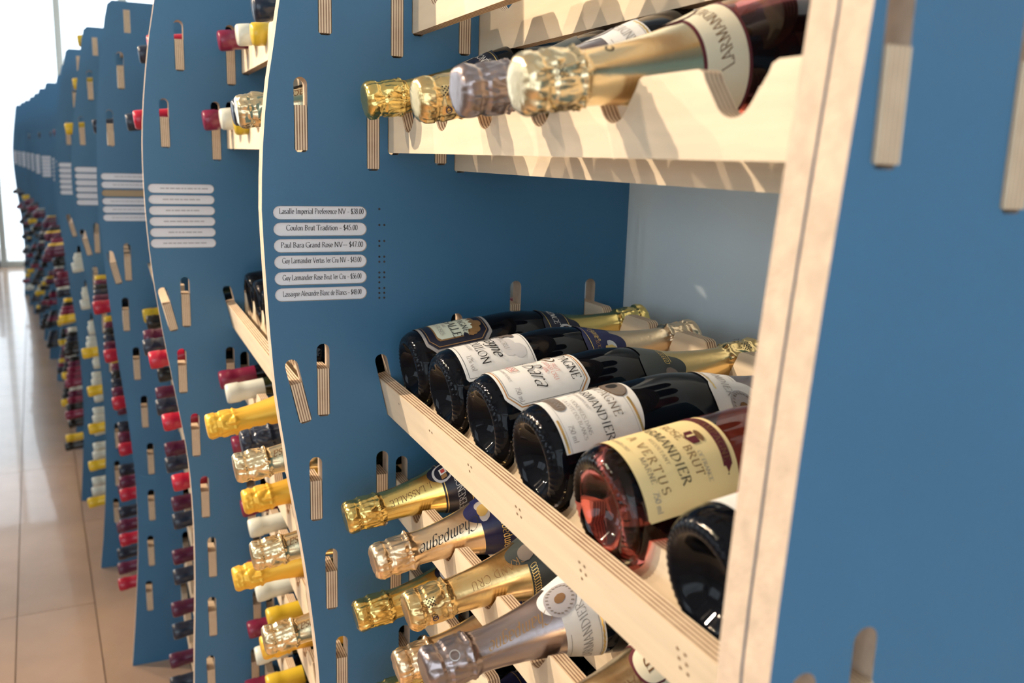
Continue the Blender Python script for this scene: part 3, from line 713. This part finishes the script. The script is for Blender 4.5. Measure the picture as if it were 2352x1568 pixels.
        if full:
            u0 = DE(th + 30) * rch(.18); S = surf(rch, 0, .0013)
            ring_line('ink_line', S, [(DE(th - 90 + 6 * q) * rch(.17), .162) for q in range(13)], .0004, GREY, c, False); ring_line('ink_line', S, [(DE(th - 90 + 6 * q) * rch(.17), .1855) for q in range(13)], .0004, GREY, c, False)
            ring_line('gold_scroll', S, [(DE(th - 85 + 4 * q) * rch(.16), .1598 + .0008 * (q % 2)) for q in range(22)], .0013, GOLDP, c, False)
            lo, hi = ellipse_fn(u0, .184, .0140, .0135); patch('medallion', surf(rch, 0, .0015), u0 - .014, u0 + .014, lo, hi, mat('print_mid_grey', (.40, .38, .40), .35), c, 20, 4)
            lo, hi = ellipse_fn(u0, .184, .0040, .0048); patch('crest', surf(rch, 0, .0019), u0 - .004, u0 + .004, lo, hi, BROWN, c, 8, 3)
            for q in range(22):
                a = q * 2 * PI / 22; uu, vv = u0 + .0112 * math.cos(a), .184 + .0108 * math.sin(a); ring_line('lettering', surf(rch, 0, .0018), [(uu - .0006, vv - .001), (uu + .0006, vv + .001)], .0009, TAUPE, c, False)
            text_on('lettering', 'LARMANDIER', .0072, surf(rch, 0, .0015), DE(th - 36) * rch(.17), .1695, GREY, c, spacing=.04)
            text_on('lettering', 'Champagne', .011, surf(lambda v: rch(v) + .0006, 0, .0004), DE(tht + 16) * rch(.222), .220, BRONZE, f, along=True, shear=.35, serif=False, thick=.10, thin=.03)
            ring_line('ring_print', surf(lambda v: .0186, 0, .0008), [(DE(th + 8) * .0186 + .004 * math.cos(a), LCH - .024 + .004 * math.sin(a)) for a in [j * PI / 8 for j in range(16)]], .0008, SILVER, f)
    elif i == 4:
        f = link('foil', foil('pale', FOILS['pale'], 15.5, 1.1, .175), root)
        c = collar(.0009, root, MAROON, .160, .189, DE(th + 30) * .027, .010, .017)
        c2 = collar(.0012, root, mat('print_ivory', (.80, .74, .56), .5), .1622, .1870, 0, 0, .01)
        if full:
            u0 = DE(th + 30) * rch(.178)
            lo, hi = ellipse_fn(u0, .184, .0165, .0155); patch('medallion', surf(rch, 0, .0015), u0 - .0165, u0 + .0165, lo, hi, MAROON, c, 20, 4)
            lo, hi = ellipse_fn(u0, .184, .0150, .0140); patch('medallion', surf(rch, 0, .0018), u0 - .015, u0 + .015, lo, hi, mat('print_ivory', (.80, .74, .56), .5), c, 20, 4)
            text_on('monogram', 'LP', .0125, surf(rch, 0, .0021), u0 - .001, .1785, BROWN, c, spacing=-.30)
            text_on('lettering', 'LARMANDIER', .0072, surf(rch, 0, .0015), DE(th - 36) * rch(.174), .1715, BROWN, c, spacing=.03)
            text_on('lettering', 'CHAMPAGNE', .0085, surf(lambda v: rch(v) + .0006, 0, .0004), DE(tht + 16) * rch(.215), .218, BROWN, f, along=True, serif=False, thick=.09, thin=.05, spacing=.05)
            Sd = surf(lambda v: .0188, 0, .0011); V, F = [], []
            for a in range(-2, 3):
                for bq in range(-2, 3):
                    if abs(a) + abs(bq) <= 2:
                        uu, vv = DE(thf - 4) * .0188 + (a - bq) * .0016, LCH - .021 + (a + bq) * .0016; k = len(V); e = .0007
                        V += [Sd(uu - e, vv), Sd(uu, vv - e), Sd(uu + e, vv), Sd(uu, vv + e)]; F.append((k, k + 1, k + 2, k + 3))
            link('diamond_print', mesh('diamond_print', V, F, INK), f)
            ring_line('curl_print', surf(lambda v: rch(v) + .0006, 0, .0004), [(DE(thf + 40) * .016 + .003 * math.cos(a) * (1 - a * .06), LCH - .060 + .003 * math.sin(a) * (1 - a * .06)) for a in [j * .5 for j in range(12)]], .0010, INK, f, False)
    else:
        link('foil', foil('pale', FOILS['pale'], 15.5), root); collar(.0009, root, WHITE, .158, .189)

def octo(a, v0, v1, c1, c2):
    """half width a, cut corners c1 (base end) and c2 (neck end): returns lo(u),hi(u)"""
    return (lambda u: v0 + max(0, abs(u) - (a - c1)) * 1.0), (lambda u: v1 - max(0, abs(u) - (a - c2)) * 1.0)
def octo_path(a, v0, v1, c1, c2): return [(-a + c1, v0), (a - c1, v0), (a, v0 + c1), (a, v1 - c2), (a - c2, v1), (-a + c2, v1), (-a, v1 - c2), (-a, v0 + c1)]
def body_label(i, root, th):
    T = DE(th); S = [(lambda u, v, f=surf(rch, T, .0004 + .0003 * k): f(u, .013 + (v - .024) * (.84 if i in (3, 4) else .90))) for k in range(8)]
    if i == 0:
        lo, hi = octo(.046, .026, .112, .010, .012); L = patch('body_label', S[0], -.046, .046, lo, hi, GREY, root, 40, 8)
        lo, hi = octo(.0425, .0295, .1085, .009, .011); patch('label_field', S[1], -.0425, .0425, lo, hi, NAVY, L, 40, 8)
        ring_line('bronze_line', S[2], octo_path(.0400, .032, .106, .009, .010), .0009, BRONZE, L)
        lo, hi = octo(.0335, .0415, .0975, .003, .006); patch('bronze_plate', S[2], -.0335, .0335, lo, hi, BRONZE, L, 30, 6)
        lo, hi = octo(.032, .043, .088, .004, .009); patch('pale_plate', S[3], -.032, .032, lo, (lambda u, h=hi: h(u) + .004 * abs(math.sin(u * 420)) + .003 * math.sin(u * 900)), PALEG, L, 40, 6)
        for du, dv, s in ((.026, .094, .006), (.030, .086, .005), (.018, .098, .006), (-.02, .097, .006), (.033, .078, .004)):
            lo, hi = ellipse_fn(du, dv, s, s * .8); patch('bronze_figure', S[4], du - s, du + s, lo, hi, BRONZE if dv > .085 else NAVY, L, 8, 3)
        text_on('lettering', 'CHAMPAGNE', .0075, S[5], .0, .077, INK, L, spacing=.1); text_on('lettering', 'J. LASSALLE', .0105, S[5], 0, .0625, INK, L, spacing=.0)
        text_on('lettering', 'PROPRIETAIRE', .0036, S[5], 0, .0565, GREY, L); text_on('lettering', 'CHIGNY LES ROSES', .0052, S[5], 0, .0485, GREY, L)
    elif i == 1:
        lo, hi = octo(.052, .028, .112, .002, .002); L = patch('body_label', S[0], -.052, .052, lo, hi, WHITE, root, 40, 8)
        ring_line('ink_line', S[1], octo_path(.0495, .0315, .1095, .001, .001), .0005, INK, L)
        for du, dv, a, b in ((.020, .087, .016, .010), (.030, .097, .010, .008), (.010, .080, .012, .006), (-.02, .09, .014, .009)):
            lo, hi = ellipse_fn(du, dv, a, b); patch('grey_ornament', S[1], du - a, du + a, lo, hi, LGREY, L, 14, 3)
        for du, dv, a, b in ((-.004, .095, .009, .006), (-.010, .099, .006, .004), (.003, .099, .006, .0035), (.000, .089, .006, .0025)):
            lo, hi = ellipse_fn(du, dv, a, b); patch('crest', S[3], du - a, du + a, lo, hi, TAUPE, L, 12, 3)
        text_on('lettering', 'Champagne', .0140, S[4], -.004, .067, INK, L, shear=.35, serif=False, thick=.12, thin=.05); text_on('lettering', 'ROGER COULON', .0100, S[4], -.006, .0505, INK, L, spacing=.02)
        text_on('lettering', 'PREMIER CRU', .0055, S[4], .004, .082, GREY, L, spacing=.1); text_on('lettering', 'VRIGNY MARNE', .0035, S[4], 0, .044, GREY, L, spacing=.15); text_on('lettering', 'BRUT', .0045, S[4], -.012, .0385, GREY, L)
        text_on('lettering', '12% vol', .0058, S[4], .034, .0365, GREY, L)
    elif i == 2:
        lo, hi = octo(.052, .024, .116, .012, .012); L = patch('body_label', S[0], -.052, .052, lo, hi, WHITE, root, 40, 8)
        ring_line('orange_line', S[1], octo_path(.0490, .0270, .113, .011, .011), .0012, ORANGE, L); ring_line('ink_line', S[1], octo_path(.0470, .0290, .111, .0105, .0105), .0004, INK, L)
        text_on('lettering', 'CHAMPAGNE', .0095, S[2], 0, .0985, INK, L, spacing=.06)
        lo, hi = ellipse_fn(-.004, .091, .012, .0050); patch('crest', S[2], -.016, .008, lo, hi, BRONZE, L, 14, 3); lo, hi = ellipse_fn(-.004, .091, .0112, .0043); patch('crest', S[3], -.0152, .0072, lo, hi, WHITE, L, 14, 3); lo, hi = ellipse_fn(-.005, .091, .007, .003); patch('crest', S[4], -.012, .002, lo, hi, TAUPE, L, 8, 3)
        text_on('lettering', 'Paul Bara', .0165, S[3], -.001, .060, INK, L, shear=.4, serif=False, thick=.085, thin=.03)
        text_on('lettering', 'BRUT', .0045, S[3], .018, .086, PINK, L, serif=False); text_on('lettering', 'GRAND CRU', .0045, S[3], .018, .0805, PINK, L, serif=False); text_on('lettering', '100%', .0040, S[3], .018, .0755, PINK, L, serif=False)
        ring_line('red_box', S[3], [(-.007, .043), (.011, .043), (.011, .052), (-.007, .052)], .0005, BRONZE, L); text_on('lettering', 'ROSÉ', .0058, S[3], .002, .0448, RED, L, serif=False, shear=.2)
        text_on('lettering', 'BOUZY MARNE FRANCE', .0028, S[3], .006, .036, GREY, L); text_on('lettering', '750 ml', .0050, S[3], .038, .0375, GREY, L, serif=False)
    elif i == 3:
        lo = lambda u: .024; hi = lambda u: .098 + .016 * math.sqrt(max(0, 1 - (u / .052) ** 2)); L = patch('body_label', S[0], -.050, .050, lo, hi, WHITE, root, 44, 8)
        ring_line('gold_scroll', S[1], [(u, .1035 + .0008 * (q % 2)) for q, u in enumerate([.016 + .0016 * q for q in range(21)])], .0024, GOLDP, L, False); ring_line('ink_line', S[1], [(.014, .1005), (.05, .1005)], .0003, GREY, L, False)
        ring_line('ink_line', S[1], [(.0, .030), (.05, .030)], .0003, GREY, L, False); ring_line('gold_scroll', S[1], [(u, .0265 + .0008 * (q % 2)) for q, u in enumerate([.022 + .0018 * q for q in range(16)])], .0022, GOLDP, L, False)
        lo, hi = ellipse_fn(-.002, .1005, .0165, .0105); patch('crest', S[2], -.0185, .0145, lo, hi, BROWN, L, 20, 4); lo, hi = ellipse_fn(-.002, .1005, .0158, .0099); patch('crest', S[3], -.0178, .0138, lo, hi, TAUPE, L, 20, 4); lo, hi = ellipse_fn(-.003, .100, .005, .0055); patch('crest', S[4], -.008, .002, lo, hi, INK, L, 8, 3)
        text_on('lettering', 'CHAMPAGNE', .0085, S[4], -.002, .0815, TAUPE, L, spacing=.10); text_on('lettering', 'GUY LARMANDIER', .0085, S[4], .004, .066, INK, L, spacing=.03)
        text_on('lettering', 'RECOLTANT MANIPULANT', .0028, S[4], 0, .060, GREY, L); text_on('lettering', 'VIGNOBLES DANS', .0038, S[4], .022, .0505, GREY, L); text_on('lettering', 'LA COTE DES BLANCS', .0036, S[4], .022, .0445, GREY, L)
        e = .0062; patch('grey_bar', S[2], -.030, .014, lambda u: .0370 - e * (math.sqrt(max(0, 1 - ((max(0, abs(u + .008) - .016)) / e) ** 2))), lambda u: .0370 + e * (math.sqrt(max(0, 1 - ((max(0, abs(u + .008) - .016)) / e) ** 2))), TAUPE, L, 30, 3); text_on('lettering', 'BRUT CRAMANT', .0050, S[4], -.010, .0345, GREY, L)
        text_on('lettering', '750 ml', .0050, S[4], .036, .0335, GREY, L, serif=False); patch('vintage_mark', S[4], -.0085, -.0075, .054, .0595, INK, L, 1, 1)
    elif i == 4:
        lo = lambda u: .026 + max(0, abs(u) - .050) ; hi = lambda u: .100 + .018 * math.sqrt(max(0, 1 - (u / .054) ** 2)) - max(0, abs(u) - .048) * 1.5; L = patch('body_label', S[0], -.052, .052, lo, hi, CREAM, root, 44, 8)
        band = lambda u: .088 + .020 * math.sqrt(max(0, 1 - (u / .050) ** 2)); patch('maroon_arch', S[1], -.030, .030, lambda u: band(u) - .002, lambda u: band(u) + .0062, MAROON, L, 36, 3)
        patch('maroon_arch', S[1], .030, .036, lambda u: band(u) + .000 + (u - .030) * .5, lambda u: band(u) + .0055 - (u - .030) * .7, MAROON, L, 4, 3)
        text_on('lettering', 'CHAMPAGNE', .0056, (lambda u, v: S[2](u, v + band(u) - .103)), .004, .1022, BROWN, L, spacing=.15)
        text_on('lettering', 'ROSÉ  BRUT', .0072, S[2], .006, .0765, BROWN, L, spacing=.08); text_on('lettering', 'LARMANDIER', .0083, S[2], .002, .062, INK, L, spacing=.06)
        lo, hi = (lambda u: .0835 + abs(u - .003) * .55), (lambda u: .0935); patch('shield', S[2], -.003, .009, lo, hi, MAROON, L, 10, 3); patch('shield_band', S[3], .001, .0028, lambda u: .086, lambda u: .0935, CREAM, L, 2, 2); lo, hi = ellipse_fn(.003, .0965, .0060, .0026); patch('shield_crown', S[2], -.003, .009, lo, hi, BROWN, L, 8, 3)
        text_on('lettering', 'OF FRANCE', .0035, S[2], .026, .0855, GREY, L); text_on('lettering', 'RECOLTANT', .0032, S[2], .006, .0555, TAUPE, L, spacing=.15); text_on('lettering', 'A VERTUS', .0075, S[2], .010, .0425, BROWN, L, spacing=.24); text_on('lettering', 'MARNE', .0045, S[2], .018, .0365, TAUPE, L, spacing=.1); text_on('lettering', '750 ml', .0050, S[2], .040, .0345, GREY, L, serif=False)
        text_on('lettering', 'PREMIER CRU', .0032, S[2], -.012, .032, TAUPE, L)
    else:
        lo, hi = octo(.050, .034, .114, .002, .002); patch('body_label', S[0], -.050, .050, lo, hi, WHITE, root, 40, 8)

DESC = ['gold-foiled champagne bottle with navy neck label', 'rose-gold-foiled champagne bottle with blue neck label', 'amber-foiled champagne bottle with slate neck label', 'mauve-foiled champagne bottle with white neck label', 'pale-gold champagne bottle with cream neck label', 'champagne bottle with plain white label']
def champagne_out(i, tip, slope, row, th=-52, full=True, thf=None, tht=None):
    axis = Vector((-1, 0, -slope)).normalized(); base = Vector(tip) - axis * LCH
    root = empty_at('champagne_bottle', base, axis); link('glass', ME_GL['rose' if i == 4 else 'dark'], root)
    dress_neck(i, root, th, full, thf, tht)
    tag(root, '%s lying neck out, %s' % (DESC[i], ROWNAME[row]), 'bottle', 'champagne bottles in the champagne bay')
    return root
# --- neck-out rows of the champagne bay: (number, row, dx, dz) corrections
zr = rowz(1); ysl = slots_y(1)
for i, row, dx, dz in ((0, 'A', .020, .006), (2, 'A', .006, -.004), (3, 'A', .002, -.003), (4, 'A', .000, -.005),
                       (0, 's1', -.014, -.009), (1, 's1', -.011, -.015), (2, 's1', -.010, -.015), (3, 's1', -.028, -.010), (4, 's1', -.008, -.008),
                       (0, 's2', -.020, -.009), (1, 's2', -.004, -.016), (3, 's2', -.010, -.010), (0, 's3', -.010, 0), (1, 's3', -.010, 0), (5, 'C', .01, .0)):
    r = champagne_out(i, (XF + OFF[row] - .073 + dx, ysl[i], zr[row] + .045 + dz), .15 if row in 'AC' else .185, row, -10 if row == 'A' else -52, True, -72 if row == 'A' else None, 120 if row == 'A' else None)
for row in ('s3', 's4', 's5', 's6', 's7'):
    for i in range(6):
        if (row == 's3' and i < 2) or (i == 5 and row in ('s3', 's5')): continue
        champagne_out(i, (XF + OFF[row] - .081, ysl[i], zr[row] + .036), .185, row, full=False)
# --- display bottles, base to the shopper
DT = math.radians(8.6)
DDESC = ['champagne bottle with navy octagonal label and pale plate', 'champagne bottle with white label and grey ornament', 'champagne bottle with white label in an orange line', 'champagne bottle with white arched label and grey crest', 'pink rose champagne bottle with cream label', 'dark champagne bottle beside the end panel']
for i in range(6):
    axis = Vector((math.cos(DT), 0, math.sin(DT))); base = Vector((XF - .004, ysl[i], -.2315))
    root = empty_at('champagne_bottle', base, axis)
    link('glass', ME_GLK['rose' if i == 4 else 'dark'], root)
    dress_neck(i, root, 40, i < 4, None, 200); body_label(i, root, {0: -4, 1: -5, 2: -4, 3: 3, 4: 17, 5: -30}[i])
    tag(root, DDESC[i] + ' lying on the tilted shelf', 'bottle', 'champagne bottles in the champagne bay')

# --- wine bottles of the other bays
LW = 0.296
def wine_glass(segs):
    prof = [(.0001, .018), (.016, .014), (.026, .003), (.030, 0), (.0345, .0015), (.037, .006), (.0375, .012), (.0375, .17), (.0365, .185), (.032, .199), (.024, .210), (.0175, .220), (.0148, .232), (.0140, .25), (.0138, .26), (.0001, .2605)]
    return lathe(prof, segs)
def capsule_mesh(segs):
    prof = [(.0146, .232), (.0147, .262), (.0148, .274), (.0160, .2755), (.0160, .289), (.0155, .2935), (.0135, .2955), (.0001, .296)]
    return lathe(prof, segs)
V, F = wine_glass(28); ME_W = mesh('glass', V, F, GLASS, smooth=True); ME_WG = mesh('glass', V, F, GREEN, smooth=True)
V, F = capsule_mesh(28); ME_CAP = {k: mesh('capsule', V, F, M, smooth=True) for k, M in CAPS.items()}
V, F = wine_glass(14); ME_W2 = mesh('glass', V, F, GLASS, smooth=True)
V, F = capsule_mesh(14); ME_CAP2 = {k: mesh('capsule', V, F, M, smooth=True) for k, M in CAPS.items()}
CNAME = {'maroon': 'maroon', 'white': 'white', 'yellow': 'mustard', 'navy': 'navy', 'red': 'bright red', 'black': 'black', 'golden': 'golden yellow', 'plum': 'plum'}
def wine(b, row, n, colr, dx=0.0, dz=0.0, low=False, lz=None):
    z = rowz(b)[row]; y = slots_y(b)[n]
    tip = Vector((XF + SX[b] + OFF[row] - .056 + dx, y, z + .042 + dz)); axis = Vector((-1, 0, -.13)).normalized()
    root = empty_at('wine_bottle', tip - axis * LW, axis)
    link('glass', (ME_W2 if low else ME_WG if colr in ('white', 'yellow') else ME_W), root)
    link('capsule', (ME_CAP2 if low else ME_CAP)[colr], root)
    g = '%s-capped wine bottle, %s, %s' % (CNAME[colr].replace(' ', '-'), ROWNAME[row], bayname(b))
    tag(root, g, 'bottle', 'wine bottles in the ' + bayname(b))
def champ(b, row, n, key, M, dx=0.0, dz=0.0, col='yellow'):
    z = rowz(b)[row]; y = slots_y(b)[n]
    tip = Vector((XF + SX[b] + OFF[row] - .075 + dx, y, z + .046 + dz)); axis = Vector((-1, 0, -.14)).normalized()
    root = empty_at('champagne_bottle', tip - axis * LCH, axis)
    link('glass', ME_GL['green'], root); f = link('foil', foil(key, M, 21 + len(key), 1.1), root)
    if b == 2 and key == 'tan':
        text_on('lettering', 'Giacosa', .0125, surf(lambda v: rch(v) + .0006, 0, .0004), DE(-28) * .018, .232, BROWN, f, along=True, shear=.35, serif=False, thick=.10, thin=.03)
    if key == 'navy': text_on('lettering', 'ROSSE', .0080, surf(lambda v: rch(v) + .0006, 0, .0004), DE(-60) * .022, .204, GOLDP, f)
    tag(root, '%s-foiled sparkling bottle, %s, %s' % (col, ROWNAME[row], bayname(b)), 'bottle', 'sparkling bottles in the ' + bayname(b))
TANF = FOILS['pale']
for row in ('C', 'A', 's1', 's2', 's3', 's4', 's5', 's6', 's7'):
    wine(2, row, 0, 'maroon', .006); wine(2, row, 1, 'white', .006 if row[0] == 's' else .022)
    if row in ('C', 'A', 's3', 's4', 's5', 's6'): wine(2, row, 2, 'yellow', .010 if row[0] == 's' else .030, 0 if row[0] == 's' else -.008)
    if row[0] == 's': champ(2, row, 3, 'yellow', YFOIL, -.022 if row in ('s1', 's3') else .006, 0, 'yellow')
    if row in ('C', 'A'): wine(2, row, 4, 'navy', .006)
    if row == 's1': champ(2, row, 4, 'navy', CAPS['navy'], .012, 0, 'navy')
    if row != 'C': champ(2, row, 5, 'tan', TANF, .018 if row == 'A' else -.008, -.006 if row == 'A' else 0, 'tan-gold')
for row in ('C', 'A', 's1', 's2', 's3', 's4', 's5', 's6', 's7'):
    if row == 's1': wine(3, row, 0, 'yellow', .012)
    if row in ('s1', 's2'): wine(3, row, 1, 'black', .016)
    wine(3, row, 3, 'plum' if row[0] == 's' else 'navy', .004, .004 if row[0] == 's' else 0)
    if row[0] == 's': wine(3, row, 4, 'navy', .000, .004)
    if row in ('C', 'A', 's1', 's2', 's3'): wine(3, row, 5, 'red', .006 if row[0] == 's' else .012, 0)
pat = ['yellow', 'plum', 'black', 'navy', 'plum', 'red']
for row in ('C', 'A', 's1', 's2', 's3', 's4', 's5', 's6', 's7'):
    for n in range(6):
        if row in ('C', 'A') and n not in (3, 4): continue
        if row in ('s4', 's5', 's6', 's7') and n in (0, 2): continue
        wine(4, row, n, 'navy' if row in ('A', 'C') else pat[n], -.012 if row[0] == 's' else .020, 0)
for row in ('T', 'C', 'A', 's1', 's2', 's3', 's4', 's5', 's6', 's7'):
    for n in range(6):
        if row in ('T', 'C', 'A') and n != 5: continue
        if n == 2: continue
        if row in ('s1', 's2') and n > 3: continue
        wine(5, row, n, 'golden' if n in (2, 5) else 'white', (-.022 if n == 5 else -.012) if row[0] == 's' else .012, 0)
rg = random.Random(11)
for b in range(6, 15):
    for row in ('C', 'A', 's1', 's2', 's3', 's4', 's5', 's6', 's7'):
        for n in (1, 2, 3, 4, 5) if b < 10 else (1, 3, 5):
            if row in ('C', 'A') and rg.random() < .72: continue
            if rg.random() < .12: continue
            wine(b, row, n, rg.choice(['maroon', 'black', 'navy', 'black', 'plum', 'navy', 'white', 'golden', 'black', 'plum', 'maroon']), -.052 if row[0] == 's' else .012, 0, low=True)
# a bottle on the tilted shelf of the next bay
for n in range(6):
    b = 2; axis = Vector((math.cos(DT), 0, math.sin(DT))); root = empty_at('wine_bottle', (XF + SX[2] + .012, slots_y(2)[n], -.236), axis)
    link('glass', ME_W, root); link('capsule', ME_CAP['maroon'], root)
    rw = lambda v: .0375
    patch('body_label', surf(rw, DE(20), .0004), -.042, .042, .05, .125, WHITE, root, 24, 2)
    tag(root, 'dark wine bottle with white label on tilted shelf, ' + bayname(2), 'bottle', 'bottles on the tilted shelf of the ' + bayname(2))

# track lamp housings on the ceiling
LAMPM = mat('lamp_black_metal', (0.02, 0.02, 0.02), 0.4, metal=0.6)
rail = box_obj('lamp_track', (-1.45, 3.0, 2.885), (0.035, 5.4, 0.03), LAMPM); tag(rail, 'black lamp track fixed under the ceiling', 'lamp track')
for k, L in enumerate(TRACK):
    loc = Vector(L[0]); ax = (Vector(L[1]) - loc).normalized()
    e = bpy.data.objects.new('track_lamp', None); COL.objects.link(e); M = orient(ax); M.translation = loc; e.matrix_world = M
    V, F = lathe([(.030, .0), (.045, .02), (.047, .10), (.044, .10), (.042, .03), (.0001, .028)], 24); h = link('lamp_head', mesh('lamp_head', V, F, LAMPM, smooth=True), e); h.location = (0, 0, -.13)
    st_ = box_obj('stem', (0, 0, 0), (.012, .012, 2.87 - L[0][2] + .02), LAMPM, e); st_.matrix_parent_inverse = e.matrix_world.inverted(); st_.location = (L[0][0] - .0, L[0][1], (2.87 + L[0][2]) / 2 + .02)
    tag(e, 'black track lamp hanging from the ceiling track', 'lamp', 'track lamps')
